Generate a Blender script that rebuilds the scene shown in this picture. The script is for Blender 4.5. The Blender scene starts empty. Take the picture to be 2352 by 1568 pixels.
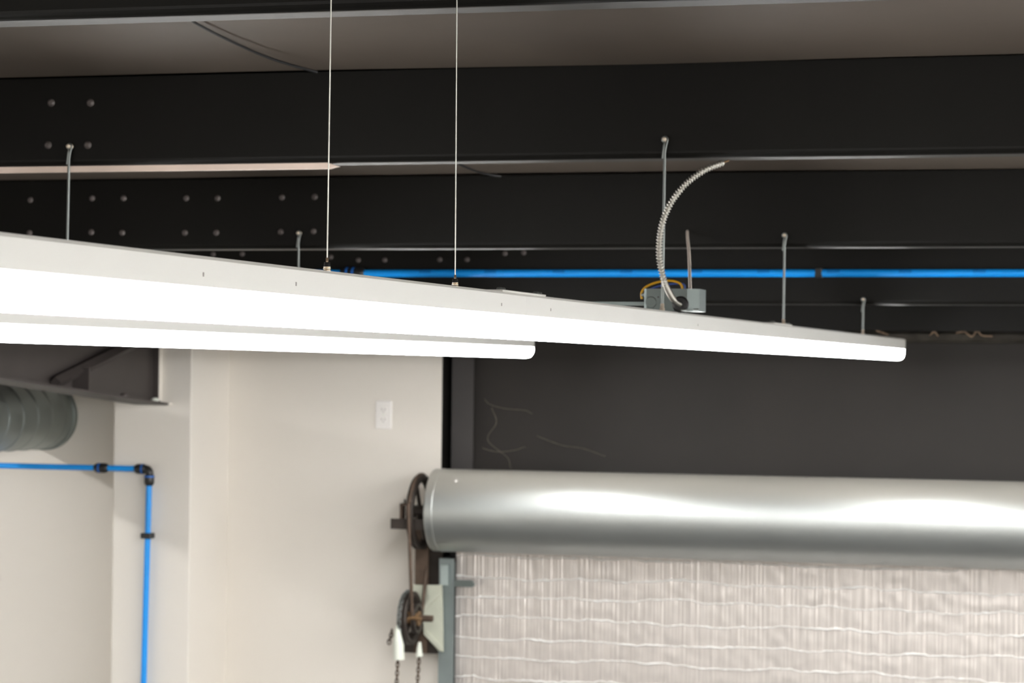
import bpy, math, random
from mathutils import Vector, Matrix, noise

random.seed(7)
S = bpy.context.scene
COL = S.collection
H = 3.55                      # eye height above the floor; all builders below take heights relative to the eye

# ------------------------------------------------------------------ camera, world, exposure
YAW, PITCH, ROLL, FPX = math.radians(16.07), math.radians(0.67), 0.0106, 5812.0
R = Matrix.Rotation(YAW, 3, 'Z') @ Matrix.Rotation(math.pi/2 + PITCH, 3, 'X') @ Matrix.Rotation(ROLL, 3, 'Z')
cd = bpy.data.cameras.new('camera')
cam = bpy.data.objects.new('camera', cd)
COL.objects.link(cam)
cam.matrix_world = Matrix.Translation((0, 0, H)) @ R.to_4x4()
cd.sensor_width = 36.0
cd.lens = 36.0 * FPX / 2352.0
cd.clip_start, cd.clip_end = 0.05, 100
cd.dof.use_dof = True
cd.dof.focus_distance = 3.55
cd.dof.aperture_fstop = 13.0
S.camera = cam

w = bpy.data.worlds.new('world')
S.world = w
w.use_nodes = True
w.node_tree.nodes['Background'].inputs[0].default_value = (0.9, 0.95, 1, 1)
w.node_tree.nodes['Background'].inputs[1].default_value = 0.02
S.view_settings.view_transform = 'Standard'
S.view_settings.look = 'None'
S.view_settings.gamma = 1.0
S.view_settings.use_curve_mapping = False
S.view_settings.exposure = 0.0
S.cycles.use_denoising = True
S.cycles.max_bounces = 10
S.cycles.diffuse_bounces = 6
S.cycles.sample_clamp_indirect = 8.0
LAMP_POWER = 60.0             # radiance of every lamp diffuser


def ray(x, y):
    return R @ Vector(((x - 1176) / FPX, -(y - 784) / FPX, -1.0))


def atY(x, y, Y):
    d = ray(x, y)
    return d * (Y / d.y)


def atX(x, y, X):
    d = ray(x, y)
    return d * (X / d.x)


# ------------------------------------------------------------------ materials
def lin(c):
    return tuple(((v / 255) / 12.92 if v / 255 <= .04045 else ((v / 255 + .055) / 1.055) ** 2.4) for v in c)


MATS = {}


def mat(name, rgb, rough=.5, metal=0., spec=.5, var=.0, vscale=6., bump=0., bscale=60., emit=0., stretch=None, rvar=0.):
    if name in MATS:
        return MATS[name]
    m = bpy.data.materials.new(name)
    m.use_nodes = True
    nt = m.node_tree
    b = nt.nodes['Principled BSDF']
    c = lin(rgb)
    b.inputs['Base Color'].default_value = (*c, 1)
    b.inputs['Roughness'].default_value = rough
    b.inputs['Metallic'].default_value = metal
    b.inputs['Specular IOR Level'].default_value = spec
    if emit:
        b.inputs['Emission Color'].default_value = (1, 1, .99, 1)
        b.inputs['Emission Strength'].default_value = emit
    tc = nt.nodes.new('ShaderNodeTexCoord')
    mp = nt.nodes.new('ShaderNodeMapping')
    nt.links.new(tc.outputs['Object'], mp.inputs[0])
    if stretch:
        mp.inputs['Scale'].default_value = stretch
    if var or rvar:
        n = nt.nodes.new('ShaderNodeTexNoise')
        n.inputs['Scale'].default_value = vscale
        n.inputs['Detail'].default_value = 6
        nt.links.new(mp.outputs[0], n.inputs[0])
    if var:
        r = nt.nodes.new('ShaderNodeValToRGB')
        r.color_ramp.elements[0].position = .3
        r.color_ramp.elements[1].position = .7
        r.color_ramp.elements[0].color = (*[max(0, v * (1 - var)) for v in c], 1)
        r.color_ramp.elements[1].color = (*[min(1, v * (1 + var)) for v in c], 1)
        nt.links.new(n.outputs[0], r.inputs[0])
        nt.links.new(r.outputs[0], b.inputs['Base Color'])
    if rvar:
        mr = nt.nodes.new('ShaderNodeMapRange')
        mr.inputs[3].default_value = max(.02, rough - rvar)
        mr.inputs[4].default_value = min(1, rough + rvar)
        nt.links.new(n.outputs[0], mr.inputs[0])
        nt.links.new(mr.outputs[0], b.inputs['Roughness'])
    if bump:
        n2 = nt.nodes.new('ShaderNodeTexNoise')
        n2.inputs['Scale'].default_value = bscale
        n2.inputs['Detail'].default_value = 4
        nt.links.new(mp.outputs[0], n2.inputs[0])
        bp = nt.nodes.new('ShaderNodeBump')
        bp.inputs['Strength'].default_value = bump
        bp.inputs['Distance'].default_value = .004
        nt.links.new(n2.outputs[0], bp.inputs['Height'])
        nt.links.new(bp.outputs[0], b.inputs['Normal'])
    MATS[name] = m
    return m


M_WALL = mat('white wall paint', (228, 222, 213), .6, spec=.3, var=.02, vscale=1.5, bump=.05, bscale=250)
M_BLACKWALL = mat('black painted board', (43, 39, 36), .55, spec=.35, var=.12, vscale=2.5, bump=.1)
M_BLACK = mat('black painted steel', (20, 19, 17), .38, spec=.15, var=.1, vscale=4, bump=.05, bscale=40)
M_CEIL = mat('black painted insulation facing', (90, 80, 71), .55, spec=.5, var=.08, vscale=3, bump=.25, bscale=5)
M_VOID = mat('roof deck black', (18, 18, 18), .8, spec=.1)
M_COLSTEEL = mat('dusty charcoal steel', (62, 59, 58), .5, spec=.4, var=.1)
M_RAFTER = mat('charcoal painted rafter', (66, 60, 58), .5, spec=.4, var=.08)
M_CONC = mat('concrete', (70, 70, 69), .5, spec=.4, var=.12, vscale=1.2)
M_HOUS = mat('white enamel', (247, 246, 241), .4, spec=.4)
M_LENS = mat('glowing diffuser', (250, 250, 248), .4, emit=LAMP_POWER)
_nt = M_LENS.node_tree                     # the light board faces down: the sides of the diffuser are dimmer than its belly
_g = _nt.nodes.new('ShaderNodeNewGeometry')
_sx = _nt.nodes.new('ShaderNodeSeparateXYZ')
_mr = _nt.nodes.new('ShaderNodeMapRange')
_nt.links.new(_g.outputs['Normal'], _sx.inputs[0])
_nt.links.new(_sx.outputs['Z'], _mr.inputs[0])
for _i, _v in zip((1, 2, 3, 4), (-1, 0, LAMP_POWER, LAMP_POWER * .40)):
    _mr.inputs[_i].default_value = _v
_nt.links.new(_mr.outputs[0], _nt.nodes['Principled BSDF'].inputs['Emission Strength'])
M_GALV = mat('galvanized steel', (114, 122, 120), .45, metal=.75, var=.07, vscale=8, rvar=.06)
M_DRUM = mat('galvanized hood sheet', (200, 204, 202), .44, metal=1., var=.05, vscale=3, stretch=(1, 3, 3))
_nt = M_DRUM.node_tree                     # upper side blended paler: tan dust tint plus lamp brightness painted into the colour
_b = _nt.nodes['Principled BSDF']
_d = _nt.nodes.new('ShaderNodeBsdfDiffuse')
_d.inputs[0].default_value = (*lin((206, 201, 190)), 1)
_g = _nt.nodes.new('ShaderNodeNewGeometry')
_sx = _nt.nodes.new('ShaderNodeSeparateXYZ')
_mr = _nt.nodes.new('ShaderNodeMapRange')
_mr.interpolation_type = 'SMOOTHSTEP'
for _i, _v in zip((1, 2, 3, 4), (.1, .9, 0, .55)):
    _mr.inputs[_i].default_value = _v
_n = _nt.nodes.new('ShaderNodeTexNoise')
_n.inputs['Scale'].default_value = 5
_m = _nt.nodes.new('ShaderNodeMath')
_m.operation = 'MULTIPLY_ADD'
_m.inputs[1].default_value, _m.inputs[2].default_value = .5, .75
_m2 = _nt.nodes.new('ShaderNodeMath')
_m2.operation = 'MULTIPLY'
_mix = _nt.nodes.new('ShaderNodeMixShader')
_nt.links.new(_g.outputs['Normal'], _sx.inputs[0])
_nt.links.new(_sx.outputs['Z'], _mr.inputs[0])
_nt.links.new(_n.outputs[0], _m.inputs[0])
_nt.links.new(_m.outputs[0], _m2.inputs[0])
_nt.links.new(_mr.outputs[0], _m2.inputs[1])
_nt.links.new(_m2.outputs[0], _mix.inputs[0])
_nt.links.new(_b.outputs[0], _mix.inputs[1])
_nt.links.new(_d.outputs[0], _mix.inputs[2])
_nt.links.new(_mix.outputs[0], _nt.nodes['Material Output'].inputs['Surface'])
M_DUCT = mat('dull galvanized duct', (150, 158, 156), .42, metal=.9, var=.08, vscale=6, rvar=.06)
M_ROD = mat('zinc wire', (122, 126, 124), .4, metal=.8)
M_COND = mat('bright conduit armour', (205, 202, 194), .32, metal=.9)
M_CABLE = mat('bright steel cable', (214, 214, 206), .4, metal=.6)
M_NICKEL = mat('nickel', (226, 205, 180), .22, metal=1.)
M_BLKPLAST = mat('black plastic', (26, 26, 27), .4, spec=.5)
M_BLUE = mat('blue painted pipe', (3, 148, 238), .38, spec=.5, var=.04)
M_BLUE2 = mat('blue print ring', (28, 96, 178), .45)
M_BLUEMARK = mat('dark blue printing', (3, 122, 205), .45)
M_FOIL = mat('foil insulation', (216, 209, 204), .34, metal=.55, spec=.5, var=.16, vscale=210, bump=.2, bscale=90, stretch=(1, 1, .02))  # vertical colour streaks paint in reflections from the foil's folds
M_FOILRIDGE = mat('foil crease', (253, 252, 250), .3, metal=.05, spec=.6, bump=.5, bscale=160)
M_RUST = mat('rusty brown iron', (92, 76, 64), .6, metal=.3, var=.25, vscale=30)
M_DARKIRON = mat('dark greasy iron', (62, 55, 50), .5, metal=.4, var=.2, vscale=30)
M_HUB = mat('rusted hub', (128, 100, 70), .6, metal=.3, var=.25, vscale=40)
M_BRACKET = mat('pale green bracket paint', (188, 190, 174), .5, spec=.4, var=.06, vscale=20)
M_GUIDE = mat('galvanized door guide', (140, 150, 150), .45, metal=.8, var=.12, vscale=7)
M_MOUTH = mat('pale zinc plate', (172, 184, 182), .5, metal=.3)
M_NUT = mat('satin nickel', (222, 208, 190), .42, metal=.5)
M_WPLAST = mat('white plastic', (226, 230, 218), .45)
M_OUTLET = mat('white cover plate', (240, 236, 232), .4)
M_PRESS = mat('pressed slot', (160, 152, 148), .5)
M_SLOT = mat('dark slot', (60, 56, 54), .6)
M_YEL = mat('yellow wire', (222, 168, 22), .45)
M_BLUEW = mat('blue wire', (62, 88, 160), .45)
M_BEIGE = mat('beige cable sheath', (248, 236, 224), .5)
M_CREAM = mat('bare pale primer', (235, 214, 200), .5, spec=.4, var=.08, vscale=9)
M_BOLT = mat('dusty bolt head', (84, 77, 75), .5, metal=.2, var=.15, vscale=40)
M_WEB = mat('cobweb', (120, 112, 100), .8)
M_DEBRIS = mat('tan debris', (150, 126, 104), .8, var=.3, vscale=60)
M_DUST = mat('dusty ledge', (70, 66, 60), .75, spec=.2, var=.35, vscale=14, bump=.6, bscale=30)


# ------------------------------------------------------------------ mesh helpers
def org(o):
    v = Vector((0, 0, 0))
    while o:
        v += o.location
        o = o.parent
    return v


class MB:
    def __init__(s):
        s.v, s.f, s.sm = [], [], []

    def add(s, vs, fs, smooth=False):
        n = len(s.v)
        s.v += [tuple(p) for p in vs]
        s.f += [tuple(i + n for i in f) for f in fs]
        s.sm += [smooth] * len(fs)
        return s

    def box(s, x0, x1, y0, y1, z0, z1, b=0.):
        if b <= 0:
            vs = [(x, y, z) for z in (z0, z1) for y in (y0, y1) for x in (x0, x1)]
            return s.add(vs, [(0, 2, 3, 1), (4, 5, 7, 6), (0, 1, 5, 4), (2, 6, 7, 3), (0, 4, 6, 2), (1, 3, 7, 5)])
        import itertools
        X, Y, Z = (x0, x1), (y0, y1), (z0, z1)
        vs, idx = [], {}
        for i, j, k in itertools.product((0, 1), repeat=3):
            for a in range(3):
                p = [X[i] + (b if i == 0 else -b), Y[j] + (b if j == 0 else -b), Z[k] + (b if k == 0 else -b)]
                p[a] = (X, Y, Z)[a][(i, j, k)[a]]
                idx[(i, j, k, a)] = len(vs)
                vs.append(p)
        fs = []
        for a in range(3):
            o = [q for q in range(3) if q != a]
            for side in (0, 1):
                q = []
                for u, t in ((0, 0), (1, 0), (1, 1), (0, 1)):
                    c = [0, 0, 0]
                    c[a] = side; c[o[0]] = u; c[o[1]] = t
                    q.append(idx[(*c, a)])
                fs.append(q)
            for u in (0, 1):
                for t in (0, 1):
                    c0, c1 = [0, 0, 0], [0, 0, 0]
                    c0[a], c1[a] = 0, 1
                    c0[o[0]] = c1[o[0]] = u
                    c0[o[1]] = c1[o[1]] = t
                    fs.append([idx[(*c0, o[0])], idx[(*c1, o[0])], idx[(*c1, o[1])], idx[(*c0, o[1])]])
        for i, j, k in itertools.product((0, 1), repeat=3):
            fs.append([idx[(i, j, k, a)] for a in range(3)])
        return s.add(vs, fs)

    def tube(s, pts, r, seg=10, cap=True, smooth=True, closed=False):
        pts = [Vector(p) for p in pts]
        n = len(pts)
        rs = r if isinstance(r, (list, tuple)) else [r] * n
        base = []
        t0 = (pts[1] - pts[0]).normalized()
        up = Vector((0, 0, 1)) if abs(t0.z) < .9 else Vector((1, 0, 0))
        nrm = (up - t0 * up.dot(t0)).normalized()
        vs = []
        for i, p in enumerate(pts):
            if closed:
                t = (pts[(i + 1) % n] - pts[i - 1]).normalized()
            else:
                t = (pts[min(i + 1, n - 1)] - pts[max(i - 1, 0)]).normalized()
            nrm = (nrm - t * nrm.dot(t)).normalized()
            bn = t.cross(nrm)
            for k in range(seg):
                a = 2 * math.pi * k / seg
                vs.append(p + (nrm * math.cos(a) + bn * math.sin(a)) * rs[i])
        fs = []
        for i in range(n if closed else n - 1):
            for k in range(seg):
                a, b_ = i * seg + k, i * seg + (k + 1) % seg
                c, d = ((i + 1) % n) * seg + (k + 1) % seg, ((i + 1) % n) * seg + k
                fs.append((a, b_, c, d))
        s.add(vs, fs, smooth)
        if cap and not closed:
            s.add(vs[:seg], [tuple(range(seg))[::-1]])
            s.add(vs[-seg:], [tuple(range(seg))])
        return s

    def cyl(s, c, axis, r, l, seg=16, smooth=True):
        c = Vector(c)
        a = Vector(axis).normalized() * (l / 2)
        return s.tube([c - a, c + a], r, seg, True, smooth)

    def lathe(s, c, axis, prof, seg=24, smooth=True, caps=True):
        """prof: (distance along axis, radius)"""
        c = Vector(c)
        a = Vector(axis).normalized()
        u = Vector((0, 0, 1)) if abs(a.z) < .9 else Vector((1, 0, 0))
        u = (u - a * u.dot(a)).normalized()
        v = a.cross(u)
        vs, fs = [], []
        for h, r in prof:
            for k in range(seg):
                t = 2 * math.pi * k / seg
                vs.append(c + a * h + (u * math.cos(t) + v * math.sin(t)) * r)
        for i in range(len(prof) - 1):
            for k in range(seg):
                fs.append((i * seg + k, i * seg + (k + 1) % seg, (i + 1) * seg + (k + 1) % seg, (i + 1) * seg + k))
        s.add(vs, fs, smooth)
        if caps:
            s.add(vs[:seg], [tuple(range(seg))[::-1]])
            s.add(vs[-seg:], [tuple(range(seg))])
        return s

    def prism(s, poly, axis, a0, a1):
        """poly of 2D points in the plane normal to axis ('x': (y,z), 'y': (x,z), 'z': (x,y))"""
        def P(p, a):
            return {'x': (a, p[0], p[1]), 'y': (p[0], a, p[1]), 'z': (p[0], p[1], a)}[axis]
        n = len(poly)
        vs = [P(p, a0) for p in poly] + [P(p, a1) for p in poly]
        fs = [tuple(range(n))[::-1], tuple(range(n, 2 * n))]
        fs += [(i, (i + 1) % n, n + (i + 1) % n, n + i) for i in range(n)]
        return s.add(vs, fs)

    def build(s, name, m, parent=None, autosmooth=True):
        me = bpy.data.meshes.new(name)
        o_ = org(parent) if parent else Vector((0, 0, 0))
        me.from_pydata([(p[0] - o_.x, p[1] - o_.y, p[2] + H - o_.z) for p in s.v], [], s.f)
        me.polygons.foreach_set('use_smooth', s.sm)
        me.materials.append(m)
        me.update()
        import bmesh
        bm = bmesh.new(); bm.from_mesh(me)
        bmesh.ops.recalc_face_normals(bm, faces=bm.faces)
        bm.to_mesh(me); bm.free()
        o = bpy.data.objects.new(name, me)
        COL.objects.link(o)
        if parent:
            o.parent = parent
        return o


def tag(o, label, cat, group=None):
    o['label'] = label
    o['category'] = cat
    if group:
        o['group'] = group
    return o


def thing(name, loc, label, cat, group=None):
    o = bpy.data.objects.new(name, None)
    COL.objects.link(o)
    o.location = (loc[0], loc[1], loc[2] + H)
    o.empty_display_size = .05
    return tag(o, label, cat, group)


def struct(name, mb, m):
    o = mb.build(name, m)
    o['kind'] = 'structure'
    return o


def spline(pts, n=8):
    """Catmull-Rom through pts"""
    pts = [Vector(p) for p in pts]
    P = [pts[0] * 2 - pts[1]] + pts + [pts[-1] * 2 - pts[-2]]
    out = []
    for i in range(1, len(P) - 2):
        for k in range(n):
            t = k / n
            a, b, c, d = P[i - 1], P[i], P[i + 1], P[i + 2]
            out.append(.5 * ((2 * b) + (c - a) * t + (2 * a - 5 * b + 4 * c - d) * t * t + (3 * b - a - 3 * c + d) * t ** 3))
    out.append(pts[-1])
    return out


# ------------------------------------------------------------------ setting
YW, YB = 9.54, 9.66           # white furred wall face, black outer wall face
XL, XR, YR = -7.6, 6.0, -6.0
XE = -3.03                    # right-hand end of the white wall
PY = [3.68, 5.10, 6.52, 7.955]                                  # purlin webs
PZ = [atY(1176, y, Y).z for y, Y in zip((11, 368, 570, 697), PY)]  # web undersides
WEB = .193
SL = (PZ[1] - PZ[3]) / (PY[1] - PY[3])                          # roof slope


def roofz(Y):
    return PZ[1] + WEB + SL * (Y - PY[1])


struct('floor', MB().box(XL - .2, XR + .2, YR - .2, YB + .2, -H - .15, -H), M_CONC)
struct('wall_left', MB().box(XL - .15, XL, YR, YB + .15, -H, 1.6), M_WALL)
struct('wall_right', MB().box(XR, XR + .15, YR, YB + .15, -H, 1.6), M_WALL)
struct('wall_rear', MB().box(XL, XR, YR - .15, YR, -H, 1.6), M_WALL)
ZWT = .16
wb = MB().box(XL, XE - .004, YW, YB, -H, ZWT)
struct('wall_back', wb, M_WALL)
struct('trim_1', MB().box(XE - .004, XE, YW + .001, YB, -H, ZWT), M_BLACK)     # painted end of the furring
DX1 = .78                                                        # right-hand side of the door opening
bb = MB().box(XL, XR, YB, YB + .15, -.66, .125)
bb.box(XL, XE + .02, YB, YB + .15, -H, -.66)
bb.box(DX1 + .03, XR, YB, YB + .15, -H, -.66)
struct('wall_back_upper', bb, M_BLACKWALL)
# roof deck above the insulation
dk = MB()
y0, y1 = YR - .1, YB + .2
dk.add([(XL - .1, y0, roofz(y0) + .13), (XR + .1, y0, roofz(y0) + .13), (XR + .1, y1, roofz(y1) + .13), (XL - .1, y1, roofz(y1) + .13),
        (XL - .1, y0, roofz(y0) + .16), (XR + .1, y0, roofz(y0) + .16), (XR + .1, y1, roofz(y1) + .16), (XL - .1, y1, roofz(y1) + .16)],
       [(0, 1, 2, 3), (4, 5, 6, 7), (0, 1, 5, 4), (2, 3, 7, 6), (1, 2, 6, 5), (0, 3, 7, 4)])
struct('ceiling_deck', dk, M_VOID)


def bay(y0, y1, seed, gap=.02):
    """insulation facing of one roof bay; its far edge is ragged and stops just short of the purlin"""
    nx, ny = 160, 10
    vs, fs = [], []
    for j in range(ny + 1):
        for i in range(nx + 1):
            x = XL + (XR - XL) * i / nx
            t = j / ny
            g = gap + .008 * noise.noise(Vector((x * 2.1, seed, 0)))
            y = y0 + .004 + (y1 - g - y0 - .004) * t
            z = roofz(y) + .002 + .006 * noise.noise(Vector((x * .9, y * 1.3, seed))) - .012 * math.sin(math.pi * t) * (1 + .4 * noise.noise(Vector((x * .7, seed, 3))))
            vs.append((x, y, z))
    for j in range(ny):
        for i in range(nx):
            a = j * (nx + 1) + i
            fs.append((a, a + 1, a + nx + 2, a + nx + 1))
    o = MB().add(vs, fs, True)
    n = len(o.v)
    return o


edges = [YR] + PY + [9.37]
for i in range(len(edges) - 1):
    o = struct('ceiling', bay(edges[i] + (.003 if i else 0), edges[i + 1], i * 5.3), M_CEIL)

# ------------------------------------------------------------------ purlins
plabels = ['black roof purlin nearest the camera, crossing the top edge of the photo',
           'second black roof purlin, with the pale strip and the metal conduit end',
           'third black roof purlin, with two long rows of bolt heads',
           'fourth black roof purlin, with the blue pipe clipped along it']
purlins = []


def hexhead(mb, p, r, h):
    p = Vector(p)
    mb.lathe(p, (0, -1, 0), [(-.002, r * 1.35), (.0025, r * 1.35), (.0026, r), (h, r * .96), (h + .001, r * .7)], 12)


for k, (Y, Z) in enumerate(zip(PY, PZ)):
    t = thing('roof_purlin', (0, Y, Z), plabels[k], 'beam', 'black purlins carrying the roof')
    purlins.append(t)
    # web with a rounded lower bend, then the flange running away from the camera
    prof_o = [(0, WEB)]
    rb = .015
    for q in range(6):
        a = math.pi + (math.pi / 2) * q / 5
        prof_o.append((rb + rb * math.cos(a), rb + rb * math.sin(a)))
    prof_o.append((.072, 0))
    prof_o.append((.072, .018))
    th = .0025
    prof_i = [(.0695, .018), (.0695, th)] + [(rb + (rb - th) * math.cos(math.pi + (math.pi / 2) * q / 5), rb + (rb - th) * math.sin(math.pi + (math.pi / 2) * q / 5)) for q in range(5, -1, -1)] + [(th, WEB)]
    poly = [(Y + a, Z + b) for a, b in prof_o + prof_i]
    n = len(poly)
    x0, x1 = XL, XR
    vs = [(x0, *p) for p in poly] + [(x1, *p) for p in poly]
    fs = [(i, (i + 1) % n, n + (i + 1) % n, n + i) for i in range(n)]
    m = MB()
    m.add(vs, fs)
    m.build('web', M_BLACK, t)
    # top flange, above the facing
    MB().box(XL, XR, Y, Y + .07, Z + WEB, Z + WEB + .0025).build('flange', M_BLACK, t)

bolts = {1: [(118, 236), (208, 236), (111, 333), (202, 333)],
         2: [(-20, 462), (70, 459), (212, 455), (284, 455), (428, 455), (500, 455), (648, 453), (723, 452),
             (-10, 536), (68, 535), (210, 533), (281, 534), (425, 534), (497, 534), (645, 532), (720, 531)],
         3: [(490, 584), (557, 583), (760, 590), (823, 597), (884, 597), (1010, 596), (1073, 596), (1160, 582), (1203, 580)]}
for k, L in bolts.items():
    me = None
    for (x, y) in L:
        p = atY(x, y, PY[k])
        if me is None:
            mb = MB(); hexhead(mb, (0, 0, -H), .0065, .006)
            mb2 = mb.build('bolt', M_BOLT, None)
            me = mb2.data
            b = mb2
        else:
            b = bpy.data.objects.new('bolt', me)
            COL.objects.link(b)
        b.parent = purlins[k]
        b.location = (p.x, 0, p.z - PZ[k])
# pale bare strip along the flange of the second purlin, cut to a point
p0, p1 = atY(775, 383, PY[1] + .01), atY(752, 379, PY[1] + .01)
sx = atY(-60, 388, PY[1]).x - .3
st = MB()
zz = PZ[1] - .0012
ys_, zz = PY[1] + .010, PZ[1] + .001
st.prism([(sx, zz), (p1.x, zz), (p0.x, zz - .0075), (p1.x, zz - .0125), (sx, zz - .0125)], 'y', ys_, ys_ + .02)
so = st.build('pale_strip', M_CREAM, purlins[1])
so['label'] = 'pale pinkish strip on the underside flange ending in a point'

# eave beam along the back wall and the dusty ledge below it
eb = thing('eave_beam', (0, 9.37, .15), 'black eave beam along the top of the back wall', 'beam')
ez = atY(1900, 758, 9.37).z
MB().box(XL, XR, 9.37, 9.374, ez, roofz(9.37) + .05).box(XL, XR, 9.374, 9.45, ez, ez + .004).build('web', M_BLACK, eb)
lg = MB()
lz0, lz1 = atY(1900, 785, 9.5).z, ez + .001
nx = 400
vs, fs = [], []
for i in range(nx + 1):
    x = XE + .02 + (2.2 - XE) * i / nx
    a = .010 * noise.noise(Vector((x * 6, 1, 0))) + .006 * noise.noise(Vector((x * 21, 2, 0)))
    vs += [(x, 9.50, lz1), (x, 9.475 + a, lz1 - .012 + a * .4), (x, 9.47 + a, lz0 + .012 - a * .5), (x, 9.49, lz0), (x, YB, lz0), (x, YB, lz1)]
for i in range(nx):
    for q in range(6):
        fs.append((i * 6 + q, i * 6 + (q + 1) % 6, i * 6 + 6 + (q + 1) % 6, i * 6 + 6 + q))
fs += [(0, 1, 2, 3, 4, 5), tuple(nx * 6 + q for q in range(6))]
lg.add(vs, fs)
led = lg.build('trim_2', M_DUST); led['kind'] = 'structure'

# flattened debris lying along the ledge
deb = [([(1915, 745), (1935, 738), (1955, 752), (1990, 758)], 'brown cobweb scrap on the ledge behind the lamp end'),
       ([(2010, 759), (2022, 762), (2040, 768)], 'small tan scrap on the ledge just right of the last hanger rod'),
       ([(2135, 770), (2146, 762), (2155, 772)], 'small tan paper scrap on the ledge right of the lamp end'),
       ([(2195, 765), (2215, 762), (2232, 773), (2244, 760), (2256, 770), (2280, 772)], 'zigzag tan fibre strand on the ledge near the right photo edge')]
for pts, lb in deb:
    q = spline([atY(x, y, 9.455) for x, y in pts], 6)
    o = MB().tube(q, [.004 * (.6 + .5 * abs(noise.noise(Vector((i * .5, 3, 1))))) for i in range(len(q))], 6).build('fibre_strand', M_DEBRIS)
    tag(o, lb, 'debris')

# black dark steel column at the door jamb
cx0, cx1 = -3.012, -2.922
sc = thing('steel_column', (-2.97, 9.6, -H), 'charcoal steel column between the white wall end and black wall', 'column')
MB().box(cx0, cx1, 9.60, 9.608, -H, .13).build('flange', M_COLSTEEL, sc)
MB().box(-2.975, -2.965, 9.608, YB, -H, .13).build('web', M_COLSTEEL, sc)

# cobwebs in the corner above the door
cob = [([(1112, 915), (1125, 928), (1160, 938), (1205, 942), (1222, 950)], 'cobweb strand high on the black wall beside the steel column'),
       ([(1105, 1028), (1140, 1037), (1180, 1034), (1205, 1026)], 'sagging cobweb strand low on the black wall above the drum'),
       ([(1128, 935), (1140, 970), (1120, 1010), (1165, 1050), (1172, 1075)], 'long cobweb strand trailing down beside the steel column'),
       ([(1230, 1000), (1290, 1022), (1340, 1030), (1390, 1048)], 'faint cobweb strand crossing the black wall above the drum')]
for pts, lb in cob:
    q = spline([atY(x, y, YB - .012) for x, y in pts], 7)
    q[0].y = YB + .002; q[-1].y = YB + .002
    tag(MB().tube(q, [.0008 + .0008 * abs(noise.noise(Vector((i * .7, 1, 1)))) for i in range(len(q))], 5).build('cobweb_strand', M_WEB), lb, 'cobweb', 'cobwebs above the roll-up door')

# ------------------------------------------------------------------ boxed column at the left, rafter, duct
pc = MB().box(-4.27, -3.94, 9.16, YW + .01, -H, .16, .004)
tag(pc.build('boxed_column', M_WALL), 'white boxed-in column standing out from the white wall', 'column')

XF = -4.10
rf = thing('steel_rafter', (XF, 9.15, 0), 'charcoal tapered steel rafter running into the boxed column', 'beam')
zb = lambda Y: atX(380, 925, XF).z * 0 + (-.140 + (9.15 - Y) * .0735)
ya, yb_ = 2.0, 9.15
zt = lambda Y: roofz(Y) - WEB - .004
MB().prism([(ya, zb(ya)), (yb_, zb(yb_)), (yb_, zt(yb_)), (ya, zt(ya))], 'x', XF - .004, XF + .004).build('web', M_RAFTER, rf)
for nm, f, dz in (('flange', zb, -.008), ('flange', zt, -.008)):
    MB().prism([(ya, f(ya)), (yb_, f(yb_)), (yb_, f(yb_) + dz), (ya, f(ya) + dz)], 'x', XF - .075, XF + .075).build(nm, M_RAFTER, rf)
MB().box(XF - .075, XF + .03, 9.14, 9.158, -.138, .125, .002).build('end_plate', M_RAFTER, rf)
bd = MB()
bv, bf = [], []
for k in range(15):
    z_, e_ = -.13 + .018 * k, .0035 + .0035 * abs(noise.noise(Vector((k * .9, 0, 0))))
    bv += [(XF + .029, 9.1385, z_), (XF + .029 + e_, 9.1385, z_), (XF + .029 + e_, 9.162, z_), (XF + .029, 9.162, z_)]
for k in range(14):
    bf += [(4 * k + q, 4 * k + (q + 1) % 4, 4 * k + 4 + (q + 1) % 4, 4 * k + 4 + q) for q in range(4)]
bd.add(bv, bf + [(0, 1, 2, 3), (56, 57, 58, 59)])
MB().box(XF + .069, XF + .080, 9.13, 9.16, -.147, -.138, .002).build('paint_chip', M_WALL, rf)
bd.build('sealant_bead', M_WALL, rf)
# stiffener and knee brace seen on the web
ys = 8.43
MB().box(XF + .004, XF + .07, ys, ys + .010, zb(ys), zb(ys) + .085).build('stiffener', M_RAFTER, rf)
a, b = Vector((XF + .03, 8.24, zb(8.24) + .014)), Vector((XF + .03, 8.95, zt(8.95) - .04))
MB().tube([a, b], .022, 4, True, False).build('brace', M_RAFTER, rf)
for yy in (8.78, 9.06):
    mb = MB(); mb.lathe((XF + .05, yy, zb(yy)), (0, 0, 1), [(0, .016), (.010, .016), (.015, .008)], 8)
    mb.build('bolt', M_WPLAST if yy > 9 else M_BOLT, rf)

DXc, DZc, DR = -4.75, -.205, .136
dt = thing('spiral_duct', (DXc, 7.0, DZc), 'round galvanized spiral duct below the charcoal rafter', 'duct')
prof = []
yy = 2.2
L = []
while yy < YW - .012:
    L.append(yy); yy += .125
p = [(L[0] - .06, DR)]
for q in L:
    p += [(q - .016, DR), (q - .006, DR), (q - .003, DR + .003), (q + .003, DR + .003), (q + .006, DR), (q + .016, DR)]
p.append((YW - .03, DR))
MB().lathe((DXc, 0, DZc), (0, 1, 0), p, 48).build('duct_pipe', M_DUCT, dt)
MB().lathe((DXc, 0, DZc), (0, 1, 0), [(YW - .03, DR + .003), (YW - .028, DR + .006), (YW + .001, DR + .006)], 48).build('collar', M_DUCT, dt)

# ------------------------------------------------------------------ blue air pipes
PR = .0115


def blue_fit(mb_list, c, axis, l, r):
    pass


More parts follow.
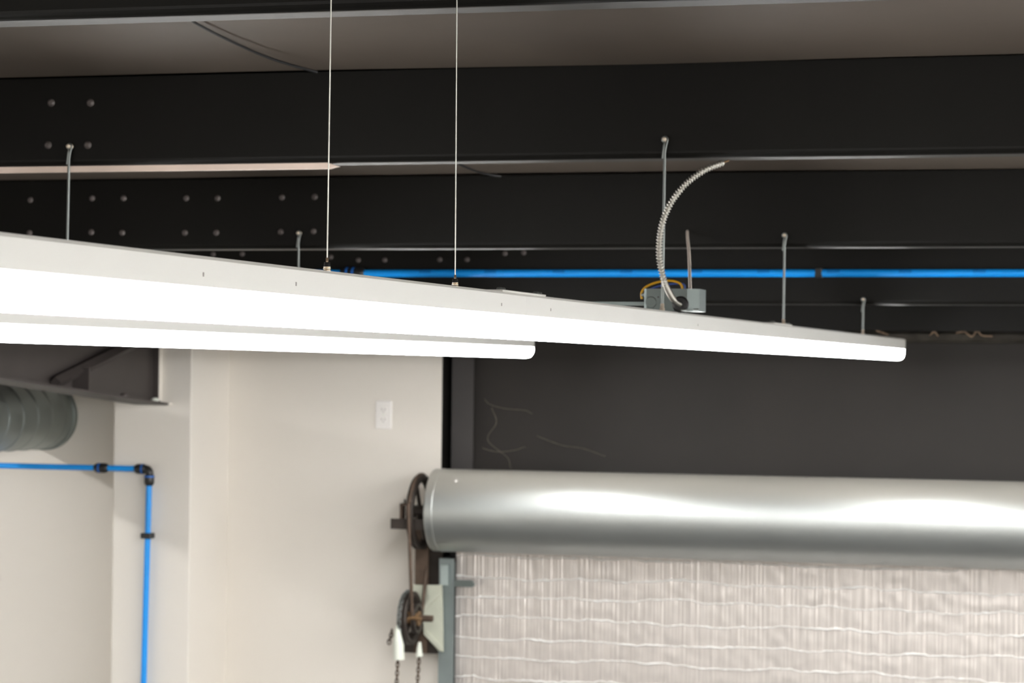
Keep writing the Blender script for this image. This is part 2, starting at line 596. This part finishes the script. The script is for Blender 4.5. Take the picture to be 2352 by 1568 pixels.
lp = thing('blue_air_pipe', tuple(atY(342, 1076, 9.135)), 'blue air pipe with black elbow going down the boxed column', 'pipe')
A0, A1 = atY(-40, 1070.5, 9.135), atY(216, 1074, 9.135)
A0.z = A1.z
E = atY(341, 1079, 9.135)
EZ = A1.z
Ed = atY(342.5, 1108, 9.135)
MB().tube([Vector((XL, 9.135, EZ)), Vector((E.x - .035, 9.135, EZ))], PR, 16).build('pipe', M_BLUE, lp)
d_bot = atY(330, 1568, 9.135)
slope = (d_bot - Ed) / (Ed.z - d_bot.z)
dn = lambda z: Vector((Ed.x + slope.x * (Ed.z - z), 9.135, z))
MB().tube([dn(EZ - .035), dn(-2.4)], PR, 16).build('pipe', M_BLUE, lp)


def fitting(c, axis, l, parent, r=.0195, ring=True):
    a = Vector(axis).normalized()
    pr = [(-l / 2, r * .62), (-l / 2 + .004, r * .8), (-l / 2 + .012, r), (l / 2 - .012, r), (l / 2 - .004, r * .85), (l / 2, r * .65)]
    o = MB().lathe(c, a, pr, 20).build('fitting', M_BLKPLAST, parent)
    if ring:
        MB().lathe(Vector(c) + a * ring * l, a, [(-.0035, r + .0007), (.0035, r + .0007)], 20).build('ring', M_BLUE2, o)
    return o


fc = atY(233, 1076, 9.135)
fitting((fc.x, 9.135, EZ), (1, 0, 0), .060, lp, ring=-.12)
# elbow
fitting((E.x - .033, 9.135, EZ), (1, 0, 0), .050, lp, ring=.18)
fitting(tuple(dn(EZ - .040)), (0, 0, -1), .050, lp, ring=-.22)
el = spline([(E.x - .016, 9.135, EZ), (E.x - .004, 9.135, EZ - .002), (dn(EZ).x - .001, 9.135, EZ - .012), (dn(EZ - .03).x, 9.135, EZ - .026)], 6)
MB().tube(el, .016, 18).build('elbow', M_BLKPLAST, lp)
c = dn(atY(342, 1230, 9.135).z)
cl = MB().box(c.x - .023, c.x + .020, 9.115, 9.16, c.z - .011, c.z + .011, .003)
cl.build('clip', M_BLKPLAST, lp)

UY = PY[3] - .030
up = thing('blue_air_pipe', tuple(atY(1176, 627, UY)), 'long blue air pipe running level along the fourth purlin', 'pipe')
UZ = atY(1176, 627.5, UY).z
xa = atY(760, 627, UY).x
MB().tube([(-4.4, UY, UZ), (XR, UY, UZ)], .0122, 16).build('pipe', M_BLUE, up)
q0, q1 = atY(783, 627, UY).x, atY(838, 627, UY).x
MB().lathe((0, UY, UZ), (1, 0, 0), [(q0, .012), (q0 + .004, .018), (q0 + .012, .0205), (q1 - .014, .0205), (q1 - .004, .018), (q1, .013)], 20).build('fitting', M_BLKPLAST, up)
for xx in (799, 813):
    x_ = atY(xx, 627, UY).x
    MB().lathe((0, UY, UZ), (1, 0, 0), [(x_ - .004, .0214), (x_ + .004, .0214)], 20).build('ring', M_BLUE2, up)
for xx in (1881, 2760):
    x_ = atY(xx, 627, UY).x
    MB().box(x_ - .011, x_ + .011, UY - .013, UY + .030, UZ - .014, UZ + .016, .002).build('clip', M_BLKPLAST, up)
for x_ in [atY(xx, 627, UY).x for xx in (978, 1128, 1285, 1440, 1600, 1755, 1915, 2080, 2250)]:
    vs, fs = [], []
    for i in range(5):
        a = math.radians(120 + 14 * i)
        vs += [(x_ - .020, UY + .01235 * math.cos(a), UZ + .01235 * math.sin(a)), (x_ + .020, UY + .01235 * math.cos(a), UZ + .01235 * math.sin(a))]
    for i in range(4):
        fs.append((2 * i, 2 * i + 1, 2 * i + 3, 2 * i + 2))
    MB().add(vs, fs, True).build('print_mark', M_BLUEMARK, up)

# ------------------------------------------------------------------ linear lamps
LZ0, LZ1, LZ2 = .052, .0915, .1265     # diffuser bottom, diffuser top, housing top
UNIT = 2.44
LW = .065


def lens_profile(cx, w, z0, z1, n=12):
    """flat-sided diffuser with a round belly"""
    pts = [(cx + w / 2, z1)]
    h = z1 - z0
    for i in range(n + 1):
        a = -math.pi * i / n
        ca, sa = math.cos(a), math.sin(a)
        pts.append((cx + (w / 2) * math.copysign(abs(ca) ** .62, ca), z0 + h * .62 + h * .62 * math.copysign(abs(sa) ** .75, sa)))
    pts.append((cx - w / 2, z1))
    return pts


def lamp(xface, yend, units, label, seams=True, holes=(), dz=0.):
    z0, z1, z2 = LZ0 + dz, LZ1 + dz, LZ2 + dz
    cx = xface - LW / 2
    t = thing('linear_lamp', (cx, yend - UNIT, z1), label, 'lamp', 'suspended linear lamps')
    for u in range(units):
        ya, yb = yend - UNIT * (u + 1) + .0006, yend - UNIT * u
        b = .004
        prof = [(cx - LW / 2, z1), (cx - LW / 2, z2 - b), (cx - LW / 2 + b, z2), (cx + LW / 2 - b, z2), (cx + LW / 2, z2 - b), (cx + LW / 2, z1),
                (cx + LW / 2 - .0025, z1 - .0012), (cx - LW / 2 + .0025, z1 - .0012)]
        MB().prism(prof, 'y', ya, yb).build('housing', M_HOUS, t)
        pr = lens_profile(cx, LW - .004, z0, z1 - .001)
        m = MB()
        n = len(pr)
        rings = [(ya + .0008, 1.)]
        if u == 0:
            rings += [(yb - .022, 1.)]
            for k in range(1, 9):
                a = k / 8 * math.pi / 2
                rings.append((yb - .022 + .027 * math.sin(a), None if False else .45 + .55 * math.cos(a)))
        else:
            rings += [(yb - .0008, 1.)]
        vs, fs = [], []
        for (y, s_) in rings:
            for (x, z) in pr:
                vs.append((cx + (x - cx) * (.9 + .1 * s_), y, z1 - .001 - (z1 - .001 - z) * s_))
        for r_ in range(len(rings) - 1):
            for k in range(n):
                fs.append((r_ * n + k, r_ * n + (k + 1) % n, (r_ + 1) * n + (k + 1) % n, (r_ + 1) * n + k))
        m.add(vs, fs, True)
        m.add(vs[:n], [tuple(range(n))]); m.add(vs[-n:], [tuple(range(n))])
        m.build('diffuser', M_LENS, t)
        if u > 0:
            ym = yb
            MB().box(cx - .024, cx + .030, ym - .13, ym + .13, z2, z2 + .003, .001).build('joiner_plate', M_HOUS, t)
            for dy in (-.115, -.10, .10, .12):
                MB().lathe((cx + .020, ym + dy, z2 + .002), (0, 0, 1), [(0, .0055), (.004, .0055), (.0055, .003)], 10).build('screw', M_ROD, t)
    return t


L1 = lamp(-1.125, 8.87, 6, 'long white linear lamp nearest the camera, carrying the junction box')
L2 = lamp(-2.47, 8.87, 6, 'long white linear lamp hanging behind the nearer lamp, ending before the drum', dz=-.003)
OTHER = [(.235, 'third white linear lamp to the right, outside the photo'),
         (1.59, 'fourth white linear lamp to the right, outside the photo'),
         (2.95, 'fifth white linear lamp to the right, outside the photo'),
         (4.31, 'unseen sixth linear lamp to the right, added to brighten the lamp housings')]  # extra run out of view, added to throw more light on the housings
for X_, lb in OTHER:
    lamp(X_, 8.87, 6, lb)
lamp(-5.62, 8.87, 6, 'white linear lamp beyond the steel rafter, outside the photo')
# small slots pressed in the near lamp's side
for (x, y) in ((467, 630), (680, 652), (1152, 699), (1265, 711), (1603, 746)):
    p = atX(x, y, -1.125)
    MB().box(-1.1252, -1.1246, p.y - .0016, p.y + .0016, p.z - .0024, p.z + .0024).build('slot', M_PRESS, L1)

# ------------------------------------------------------------------ hangers
LXc = -1.14
g_c, g_r = 'steel cables holding the near lamp', 'zinc rods with eyes holding the lamps'


def hang_cable(xt, xb, yb, Y, label):
    bot = atY(xb, yb, Y)
    d = atY(xt, 0, Y)
    top = bot + (d - bot) * ((roofz(Y) - .004 - bot.z) / (d.z - bot.z))
    base = Vector((bot.x, Y, LZ2))
    t = thing('hanger_cable', tuple(base), label, 'cable', g_c)
    MB().tube([base + Vector((0, 0, .012)), base + (top - base) * .5, top], .00095, 8).build('wire', M_CABLE, t)
    MB().lathe(base, (0, 0, 1), [(0, .0048), (.0008, .0048), (.0022, .0052), (.0028, .0046), (.0036, .0050), (.0046, .0050), (.0050, .0044), (.0056, .0048), (.0064, .0046)], 20).build('nut', M_NICKEL, t)
    MB().lathe(base + Vector((0, 0, .0064)), (0, 0, 1), [(0, .0045), (.0055, .0040), (.006, .0034)], 20).build('cone', M_BLKPLAST, t)
    MB().lathe(base + Vector((0, 0, .0122)), (0, 0, 1), [(0, .0019), (.0055, .0018), (.006, .0012)], 12).build('ferrule', M_NICKEL, t)
    MB().lathe(top - Vector((0, 0, .012)), (0, 0, 1), [(0, .003), (.002, .006), (.016, .006)], 12).build('ceiling_anchor', M_BLKPLAST, t)


hang_cable(760.5, 751.5, 600, -1.14 / math.tan(math.radians(-20.25)), 'left one of two thin steel cables rising from the near lamp')
hang_cable(1049.5, 1045.5, 640, 3.655, 'right one of two thin steel cables rising from the near lamp')


def hang_rod(xt, yt, xb, k, ztop_lamp, label, r=.0031):
    Y = PY[k] - .008
    top = atY(xt, yt, Y)
    bx = atY(xb, yt + 120, Y).x
    base = Vector((bx, Y, ztop_lamp))
    t = thing('hanger_rod', tuple(base), label, 'hanger rod', g_r)
    d = (top - base).normalized()
    er = .0055
    nk = top - d * .028
    pts = [base + Vector((0, 0, .006)), base + (nk - base) * .5, nk, top - d * .014 + Vector((er * .5, 0, 0)), top + Vector((er, 0, -er * .6))]
    for a in range(0, 300, 30):
        pts.append(top + Vector((er * math.cos(math.radians(a)), 0, er * math.sin(math.radians(a)))))
    pts.append(top - d * .014 + Vector((-er * .35, -.001, 0)))
    pts.append(nk - d * .012 + Vector((-.0045, -.001, 0)))
    rs = [r] * 3 + [.0023] * (len(pts) - 3)
    MB().tube(pts, rs, 8).build('rod', M_ROD, t)
    MB().lathe((top.x, PY[k] - .0005, top.z), (0, -1, 0), [(0, .0066), (.003, .0066), (.0031, .0046), (.014, .0046), (.017, .0035), (.0178, .0015)], 14).build('screw_head', M_NUT, t)
    MB().lathe(base, (0, 0, 1), [(0, .0055), (.006, .0055), (.007, .004), (.014, .004), (.016, .0031)], 12).build('nut', M_NUT, t)


hang_rod(1527, 320, 1524, 1, LZ2, 'zinc hanger rod in front of the junction box')
hang_rod(1802, 540, 1800.5, 2, LZ2, 'zinc hanger rod right of the junction box, above the lens joint')
hang_rod(1983, 687, 1981.5, 3, LZ2, 'short zinc hanger rod nearest the far end of the near lamp', .0034)
hang_rod(159, 336, 154.5, 1, LZ2 - .003, 'zinc hanger rod at the far left, going down to the rear lamp')
hang_rod(686, 535, 685, 2, LZ2 - .003, 'short zinc hanger rod left of the left cable, holding the rear lamp')

# ------------------------------------------------------------------ junction box, conduit, wires
BY0, BY1 = 5.165, 5.272
bx0, bx1 = atY(1478, 700, BY0).x, atY(1602, 700, BY0).x
bz0, bz1 = LZ2 + .0025, LZ2 + .049
jb = thing('junction_box', ((bx0 + bx1) / 2, (BY0 + BY1) / 2, bz0), 'square galvanized junction box lying on the near lamp', 'box')
c_ = .022
oct_ = [(bx0 + .006, BY0), (bx1 - c_, BY0), (bx1, BY0 + .02), (bx1, BY1 - c_), (bx1 - c_, BY1), (bx0 + c_, BY1), (bx0, BY1 - c_), (bx0, BY0 + .006)]
m = MB()
n = len(oct_)
ci = Vector(((bx0 + bx1) / 2, (BY0 + BY1) / 2))
inn = [tuple(ci + (Vector(p) - ci) * .965) for p in oct_]
vs = [(x, y, bz0) for x, y in oct_] + [(x, y, bz1) for x, y in oct_] + [(x, y, bz1) for x, y in inn] + [(x, y, bz0 + .002) for x, y in inn]
fs = [tuple(range(n))]
for i in range(n):
    j = (i + 1) % n
    fs += [(i, j, n + j, n + i), (n + i, n + j, 2 * n + j, 2 * n + i), (2 * n + i, 2 * n + j, 3 * n + j, 3 * n + i)]
fs.append(tuple(3 * n + i for i in range(n))[::-1])
m.add(vs, fs)
m.build('shell', M_GALV, jb)
kx, kz = atY(1563, 700, BY0).x, atY(1563, 699, BY0).z
MB().lathe((kx, BY0 + .001, kz), (0, -1, 0), [(0, .0175), (.0016, .0175), (.0017, .012)], 24).build('knockout', M_BLKPLAST, jb)
k2 = atY(1495, 694, BY0)
MB().lathe((k2.x, BY0 + .0005, k2.z), (0, -1, 0), [(0, .0125), (.0012, .0122), (.0013, .010)], 24).build('knockout', M_GALV, jb)
k3 = atY(1512, 682, BY0)
MB().lathe((k3.x, BY0 + .0005, k3.z), (0, -1, 0), [(0, .0018), (.001, .0018)], 12).build('hole', M_SLOT, jb)
p = atY(1466, 684, BY0 + .03)
MB().lathe((bx0 + .001, BY0 + .03, bz1 - .012), (-1, 0, 0), [(0, .006), (.006, .006), (.007, .004), (.011, .004), (.013, .002)], 12).build('screw', M_ROD, jb)
MB().box(bx0 - .13, bx0 + .002, BY0 + .02, BY0 + .036, bz0 + .012, bz0 + .0195).build('bar', M_GALV, jb)
for x in (1570, 1598):
    q = atY(x, 716, BY0 - .004)
    MB().lathe((q.x, BY0 - .002, LZ2 + .0045), (1, 0, 0), [(-.006, .003), (.006, .003)], 8).build('tab', M_ROD, jb)

cyv = [(1563, 700, BY0 - .001), (1549, 690, BY0 - .022), (1535, 668, BY0 - .06), (1524, 640, BY0 - .09), (1514.5, 590, 5.062), (1516, 540, 5.058), (1526, 498, 5.055), (1546, 458, 5.055), (1580, 418, 5.06), (1620, 390, 5.072), (1662, 373, 5.092)]
cp = spline([atY(*q) for q in cyv], 60)
rs, acc = [], 0.
pts = [cp[0]]
# resample at 1.2 mm for the corrugation
out = []
d = 0.
for i in range(1, len(cp)):
    seg = (cp[i] - cp[i - 1]).length
    while d <= seg:
        out.append(cp[i - 1] + (cp[i] - cp[i - 1]) * (d / seg)); d += .00125
    d -= seg
rs = [.0055 + .0016 * math.sin(2 * math.pi * i * .00125 / .0062) for i in range(len(out))]
rs = [.0045 if i < 22 else r for i, r in enumerate(rs)]
cdt = thing('metal_conduit', tuple(out[0]), 'corrugated flexible metal conduit curving up from the junction box', 'conduit')
MB().tube(out, rs, 12).build('sheath', M_COND, cdt)
e = out[-1]
MB().tube([e, e + (out[-1] - out[-10]).normalized() * .012], .002, 8).build('wire_end', M_HUB, cdt)


def wire(name, pts, r, m, label):
    o = MB().tube(spline([atY(*q) for q in pts], 8), r, 8).build(name, m)
    tag(o, label, 'wire')


wire('wire', [(1474, 686, 5.215), (1474, 672, 5.215), (1482, 660, 5.215), (1503, 650, 5.215), (1530, 644.5, 5.215), (1553, 647, 5.215), (1566, 657, 5.215), (1567, 685, 5.215)], .0024, M_YEL, 'yellow wire looping over the junction box')
wire('wire', [(1483, 684, 5.222), (1486, 670, 5.222), (1504, 660, 5.222), (1530, 653.5, 5.222), (1556, 651, 5.222), (1570, 653, 5.222), (1573, 661, 5.222), (1571, 685, 5.222)], .0022, M_BLUEW, 'blue wire looping over the junction box')
wire('cable', [(1587, 688, 5.2), (1585, 660, 5.25), (1584, 620, 5.6), (1582, 575, 6.1), (1579, 545, 6.4), (1578.5, 531, 6.519)], .0035, M_BEIGE, 'beige sheathed cable rising straight up out of the junction box')

# seam cord running over the ceiling in two roof bays
def ceil_pt(x, y, dz=-.02):
    d = ray(x, y)
    # roof plane: z = roofz(0) + SL*y
    t = (roofz(0) + dz) / (d.z - SL * d.y)
    return d * t


for pts, lb in (([(430, 40), (452, 55), (520, 90), (600, 126), (665, 148), (715, 162), (728, 165)], 'thin black cord along the ceiling between the first two purlins'),
                ([(1050, 374), (1068, 383), (1100, 395), (1130, 402), (1150, 405)], 'short black cord along the ceiling behind the second purlin')):
    q = spline([ceil_pt(*u) for u in pts], 6)
    tag(MB().tube(q, .0032, 6).build('ceiling_cord', M_BLKPLAST, None), lb, 'cord')

# ------------------------------------------------------------------ outlet
ow = atY(882, 952.5, YW)
ot = thing('wall_outlet', (ow.x, YW, ow.z), 'white outlet plate mounted high on the white wall', 'outlet')
MB().box(ow.x - .035, ow.x + .035, YW - .006, YW, ow.z - .057, ow.z + .057, .004).build('cover_plate', M_OUTLET, ot)
for s_ in (-1, 1):
    zc = ow.z + s_ * .0195
    f = MB()
    poly = [(ow.x + .0165 * math.cos(a) * (1 if abs(math.cos(a)) < .9 else .97), zc + .0145 * math.sin(a)) for a in [2 * math.pi * k / 20 for k in range(20)]]
    f.prism(poly, 'y', YW - .0085, YW - .005)
    fo = f.build('receptacle', M_OUTLET, ot)
    MB().box(ow.x - .008, ow.x - .0055, YW - .0088, YW - .008, zc - .002, zc + .006).box(ow.x + .0055, ow.x + .008, YW - .0088, YW - .008, zc - .002, zc + .006).box(ow.x - .002, ow.x + .002, YW - .0088, YW - .008, zc - .0095, zc - .006).build('slots', M_PRESS, fo)
MB().lathe((ow.x, YW - .006, ow.z), (0, -1, 0), [(0, .0032), (.0012, .003)], 12).build('screw', M_WPLAST, ot)

# ------------------------------------------------------------------ roll-up door
DY, DZ, DRR = 9.37, -.542, .160
XD0 = -3.0
CY = 9.50
door = thing('rolling_door', ((XD0 + DX1) / 2, CY, -H), 'roll-up door with galvanized hood drum and silver foil curtain', 'door')
# hood : round sheet with a rolled front and end rims
hood = MB()
segs = 72
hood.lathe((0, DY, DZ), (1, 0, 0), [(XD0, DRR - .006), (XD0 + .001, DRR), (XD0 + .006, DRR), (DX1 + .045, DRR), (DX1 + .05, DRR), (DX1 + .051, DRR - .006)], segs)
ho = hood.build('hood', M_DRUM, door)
ho.location = (0, DY - CY, DZ + H)
ho.data.transform(Matrix.Translation((0, CY - DY, -DZ - H)))
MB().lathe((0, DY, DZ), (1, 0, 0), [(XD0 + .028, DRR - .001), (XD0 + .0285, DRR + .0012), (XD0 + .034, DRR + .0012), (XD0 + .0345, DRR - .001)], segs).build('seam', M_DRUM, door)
sp = atY(1043, 1111, DY - .13)
a = math.radians(132)
MB().lathe((sp.x, DY + (DRR - .001) * math.cos(a), DZ + (DRR - .001) * math.sin(a)), (0, math.cos(a), math.sin(a)), [(0, .006), (.003, .005), (.0045, .002)], 12).build('screw', M_OUTLET, door)

# curtain : foil faced slats with ragged creases between them
XC0 = -2.955
PITCHS = .0795
ZC0 = -.722
NXS = 1700


def crease(k, x):
    v = Vector((x * 1.7, k * 7.31, 0))
    st = .006 * math.floor(2.2 * noise.noise(Vector((x * 2.6, k * 5.3, 7))) + .5)
    return .012 * noise.noise(v) + .011 * noise.noise(Vector((x * 5.1, k * 3.7, 2))) + .007 * noise.noise(Vector((x * 13, k * 3.7, 5))) + .004 * noise.noise(Vector((x * 34, k * 2.7, 6))) + .5 * st


rib_h = {}
for k in range(0, 8):
    vals = []
    x = 0
    cur = 0.
    left = 0
    sl = 0.
    for i in range(NXS + 1):            # irregular little folds: each tilts a bit to the left or right
        if left <= 0:
            left = random.choice((1, 1, 2, 2, 3))
            sl = random.choice((-1, 1)) * random.uniform(.2, 1.) - cur * .5
        left -= 1
        cur += sl
        vals.append(cur)
    rib_h[k] = vals
shared = rib_h[0]
for k in range(8):
    ztop, zbot = ZC0 - PITCHS * (k - 1), ZC0 - PITCHS * k
    vs, fs = [], []
    ny = 6
    for j in range(ny + 1):
        t = j / ny
        for i in range(NXS + 1):
            x = XC0 + (DX1 - XC0) * i / NXS
            za, zb_ = ztop + crease(k - 1, x), zbot + crease(k, x)
            z = za + (zb_ - za) * t
            amp = .35 + .65 * min(1., max(0., .5 + .9 * noise.noise(Vector((x * .8, z * 5, 4)))))
            rib = (.7 * shared[i] + .35 * rib_h[k][i]) * .0006 * amp * (1.35 - .07 * k)
            y = CY - .0005 * math.sin(math.pi * t) - rib + .0012 * noise.noise(Vector((x * 24, z * 30, 1)))
            vs.append((x, y, z))
    for j in range(ny):
        for i in range(NXS):
            q = j * (NXS + 1) + i
            fs.append((q, q + 1, q + NXS + 2, q + NXS + 1))
    MB().add(vs, fs, True).build('slat', M_FOIL, door)
    pts, rr = [], []
    for i in range(0, 701):
        x = XC0 + (DX1 - XC0) * i / 700
        pts.append((x, CY - .004 + .002 * noise.noise(Vector((x * 40, k, 8))), zbot + crease(k, x) + .0018 * noise.noise(Vector((x * 60, k, 1)))))
        rr.append(.0017 + .0036 * max(0, noise.noise(Vector((x * 9, k * 2.2, 9)))) + .0032 * max(0, noise.noise(Vector((x * 45, k, 3)))))
    MB().tube(pts, rr, 6).build('foil_crease', M_FOILRIDGE, door)
zl = ZC0 - PITCHS * 7
k = 0
while zl > -H + .02:
    zn = max(zl - PITCHS, -H)
    MB().add([(XC0, CY, zl), (DX1, CY, zl), (DX1, CY, zn), (XC0, CY, zn)], [(0, 1, 2, 3)]).build('slat', M_FOIL, door)
    q = [(XC0 + (DX1 - XC0) * i / 90, CY - .002, zn + .4 * crease(zn * 9, XC0 + (DX1 - XC0) * i / 90)) for i in range(91)]
    if zn > -H:
        MB().tube(q, .0028, 5).build('foil_crease', M_FOILRIDGE, door)
    zl = zn

# guides
for sx, x0, x1 in ((-1, -3.006, -2.945), (1, DX1 - .01, DX1 + .05)):
    gt = -.735
    g = MB()
    g.box(x0, x1, 9.440, 9.446, -H, gt)
    g.box(x0 if sx < 0 else x1 - .005, (x0 + .005) if sx < 0 else x1, 9.446, YB, -H, gt)
    g.box(x0, x1, 9.53, 9.536, -H, gt - .02)
    go = g.build('guide', M_GUIDE, door)
# flared guide mouth at the left
p = atY(1012, 1300, 9.43)
fl = MB()
fx0, fx1 = atY(1013, 1320, 9.435).x, atY(1031, 1320, 9.435).x
fz0, fz1 = atY(1020, 1343, 9.435).z, atY(1020, 1297, 9.435).z
fl.prism([(9.430, fz0), (9.426, fz1), (9.430, fz1), (9.438, fz0)], 'x', fx0, fx1)
fl.build('guide_mouth', M_MOUTH, door)
t0, t1 = atY(1050, 1331, 9.435), atY(1092, 1348, 9.435)
MB().prism([(t0.x - .01, t1.z), (t1.x - .012, t1.z), (t1.x, t1.z + .008), (t1.x - .012, t0.z), (t0.x - .01, t0.z)], 'y', 9.425, 9.44).build('stop_tab', M_GALV, door)
# head plate (dark) carrying the drum
hp = MB()
ax0, ax1 = atY(964, 1300, 9.52).x, atY(1017, 1300, 9.52).x
hp.box(ax0, ax1, 9.515, 9.53, atY(990, 1500, 9.52).z, -.64)
hp.build('head_plate', M_DARKIRON, door)
hx0, hx1 = atY(964, 1300, 9.5).x, atY(994, 1300, 9.5).x
MB().box(hx0, hx1, 9.44, 9.452, atY(990, 1500, 9.45).z, -.62).build('head_angle', M_RUST, door)
# drum shaft and its bearing arm
MB().cyl((-3.05, DY, DZ), (1, 0, 0), .016, .12, 16).build('shaft', M_DARKIRON, door)
az = atY(935, 1201, 9.30).z
xa0, xa1 = atY(898, 1200, 9.26).x, XD0 + .002
MB().box(xa0, xa1, 9.255, 9.262, az - .021, az + .019).box(xa0, xa1, 9.262, 9.40, az - .003, az + .003).build('bearing_arm', M_DARKIRON, door)
f0, f1 = atY(919, 1200, 9.27).x, atY(945, 1200, 9.27).x
zt_ = atY(930, 1156, 9.27).z
fr = MB()
fr.box(f0, f0 + .010, 9.262, 9.30, az + .01, zt_).box(f1 - .012, f1, 9.262, 9.30, az + .01, zt_).box(f0, f1, 9.262, 9.30, zt_ - .008, zt_)
fr.build('bearing_frame', M_RUST, door)
for xx in (930, 938):
    q = atY(xx, 1150, 9.28)
    MB().lathe((q.x, 9.28, zt_), (0, 0, 1), [(0, .004), (.014, .004), (.016, .002)], 8).build('bolt', M_DARKIRON, door)
xs = (-3.055)


def chain(mb, pts, pitch, r, w_):
    pts = [Vector(p) for p in pts]
    d, i, alt = 0., 0, 0
    out = []
    for i in range(1, len(pts)):
        seg = (pts[i] - pts[i - 1]).length
        while d <= seg:
            out.append(pts[i - 1] + (pts[i] - pts[i - 1]) * (d / seg)); d += pitch
        d -= seg
    for j in range(len(out) - 1):
        a, b = out[j], out[j + 1]
        t = (b - a).normalized()
        side = Vector((1, 0, 0)) if j % 2 else Vector((0, 1, 0))
        side = (side - t * side.dot(t)).normalized()
        m_ = (a + b) / 2
        lp_ = []
        for k in range(10):
            an = 2 * math.pi * k / 10
            lp_.append(m_ + t * (pitch * .78) * math.cos(an) + side * w_ * math.sin(an))
        mb.tube(lp_, r, 5, closed=True)



def wheel(cx, cy, cz, r, w_, rim, spokes, name, m, parent, hubm):
    t = MB()
    pr = [(-w_ / 2, r - rim), (-w_ / 2, r), (-w_ * .2, r), (-w_ * .1, r - .006), (w_ * .1, r - .006), (w_ * .2, r), (w_ / 2, r), (w_ / 2, r - rim), (-w_ / 2, r - rim)]
    t.lathe((cx, cy, cz), (1, 0, 0), pr, 40, caps=False)
    for k in range(spokes):
        a = 2 * math.pi * (k + .3) / spokes
        t.tube([(cx, cy + .01 * math.cos(a), cz + .01 * math.sin(a)), (cx, cy + (r - rim + .002) * math.cos(a), cz + (r - rim + .002) * math.sin(a))], .008, 6)
    o = t.build(name, m, parent)
    MB().cyl((cx, cy, cz), (1, 0, 0), .028, w_ * 1.5, 18).build('hub', hubm, o)
    return o


wz = atY(968, 1176, DY).z
wheel(-3.062, DY, wz, .145, .026, .022, 4, 'sprocket_wheel', M_DARKIRON, door, M_DARKIRON)
# lower reduction wheel with the hand chain
W2 = atY(941, 1419, 9.33)
lw = wheel(W2.x, W2.y, W2.z, .104, .034, .020, 5, 'chain_wheel', M_DARKIRON, door, M_HUB)
wheel(W2.x + .030, W2.y, W2.z, .060, .014, .014, 4, 'sprocket_wheel', M_DARKIRON, door, M_HUB)
MB().cyl((W2.x + .045, W2.y + .01, W2.z), (1, 0, 0), .013, .09, 14).build('axle', M_RUST, door)
hw = MB()
chain(hw, [(W2.x - .010, W2.y + .103 * math.cos(math.radians(a)), W2.z + .103 * math.sin(math.radians(a))) for a in range(215, -5, -6)], .015, .0026, .0065)
hwo = hw.build('hand_chain', M_ROD, door); hwo['kind'] = 'stuff'
# crank-shaped rusty lever on the wheel's face
q = [atY(x, y, 9.27) for x, y in ((925, 1436), (935, 1422), (950, 1418), (968, 1422))]
MB().tube(spline(q, 5), .008, 8).build('lever', M_HUB, door)
# pale bracket of the reduction gear
bpx = [(982, 1343), (1015, 1343), (1017, 1400), (1018, 1496), (1008, 1494), (974, 1456), (972, 1398), (986, 1376)]
poly = [(atY(x, y, 9.42).x, atY(x, y, 9.42).z) for x, y in bpx]
MB().prism(poly, 'y', 9.415, 9.428).build('gear_bracket', M_BRACKET, door)
rb1 = [(974, 1456), (980, 1448), (1014, 1484), (1012, 1494)]
MB().prism([(atY(x, y, 9.41).x, atY(x, y, 9.41).z) for x, y in rb1], 'y', 9.404, 9.416).build('bracket_rib', M_BRACKET, door)
rb2 = [(972, 1398), (985, 1376), (1015, 1350), (1016, 1362), (988, 1388), (978, 1402)]
MB().prism([(atY(x, y, 9.41).x, atY(x, y, 9.41).z) for x, y in rb2], 'y', 9.406, 9.416).build('bracket_rib', M_BRACKET, door)
b0, b1 = atY(927, 1498, 9.45), atY(1014, 1350, 9.45)
MB().box(b0.x, b1.x, 9.455, 9.463, b0.z, atY(1000, 1455, 9.45).z).build('back_plate', M_DARKIRON, door)
MB().box(atY(952, 1350, 9.45).x, b1.x, 9.43, 9.44, atY(1000, 1395, 9.44).z, atY(1000, 1344, 9.44).z).build('top_plate', M_BRACKET, door)

# roller chain from the big sprocket to the small one
rc = MB()


fr_y, bk_y = DY - .143, DY + .143
pts = []
for k in range(0, 13):
    a = math.radians(180 - 15 * k)
    pts.append((-3.062, DY + .147 * math.cos(a), wz + .147 * math.sin(a)))
pts = [(W2.x + .030, W2.y - .060, W2.z + .01)] + pts + [(W2.x + .030, W2.y + .060, W2.z + .01)]
rc.tube(spline(pts, 3), [.0062 + .0012 * (i % 2) for i in range(len(spline(pts, 3)))], 6)
rco = rc.build('roller_chain', M_RUST, door)
# chain keepers of white plastic
for (pp, rr_, yy) in (([(914, 1437), (913, 1455), (915, 1480), (916, 1514)], [.008, .014, .021, .022], 9.235),
                      ([(964, 1474), (963, 1488), (963, 1507)], [.006, .010, .014], 9.40)):
    MB().tube([atY(x, y, yy) for x, y in pp], rr_, 14).build('chain_guard', M_WPLAST, door)
for (xa_, ya_, xb_, yy) in ((914, 1512, 911, 9.235), (963, 1505, 959, 9.40)):
    c1 = MB()
    a_ = atY(xa_, ya_, yy); b_ = atY(xb_, 1568, yy)
    dirv = (b_ - a_).normalized()
    chain(c1, [a_, a_ + dirv * 1.6], .016, .0024, .0062)
    o = c1.build('hand_chain', M_RUST, door)
    o['kind'] = 'stuff'
c2 = MB()
chain(c2, [atY(x, y, 9.30) for x, y in ((900, 1446), (899, 1460), (894, 1470), (893, 1486))], .014, .0026, .007)
o = c2.build('hand_chain', M_RUST, door); o['kind'] = 'stuff'
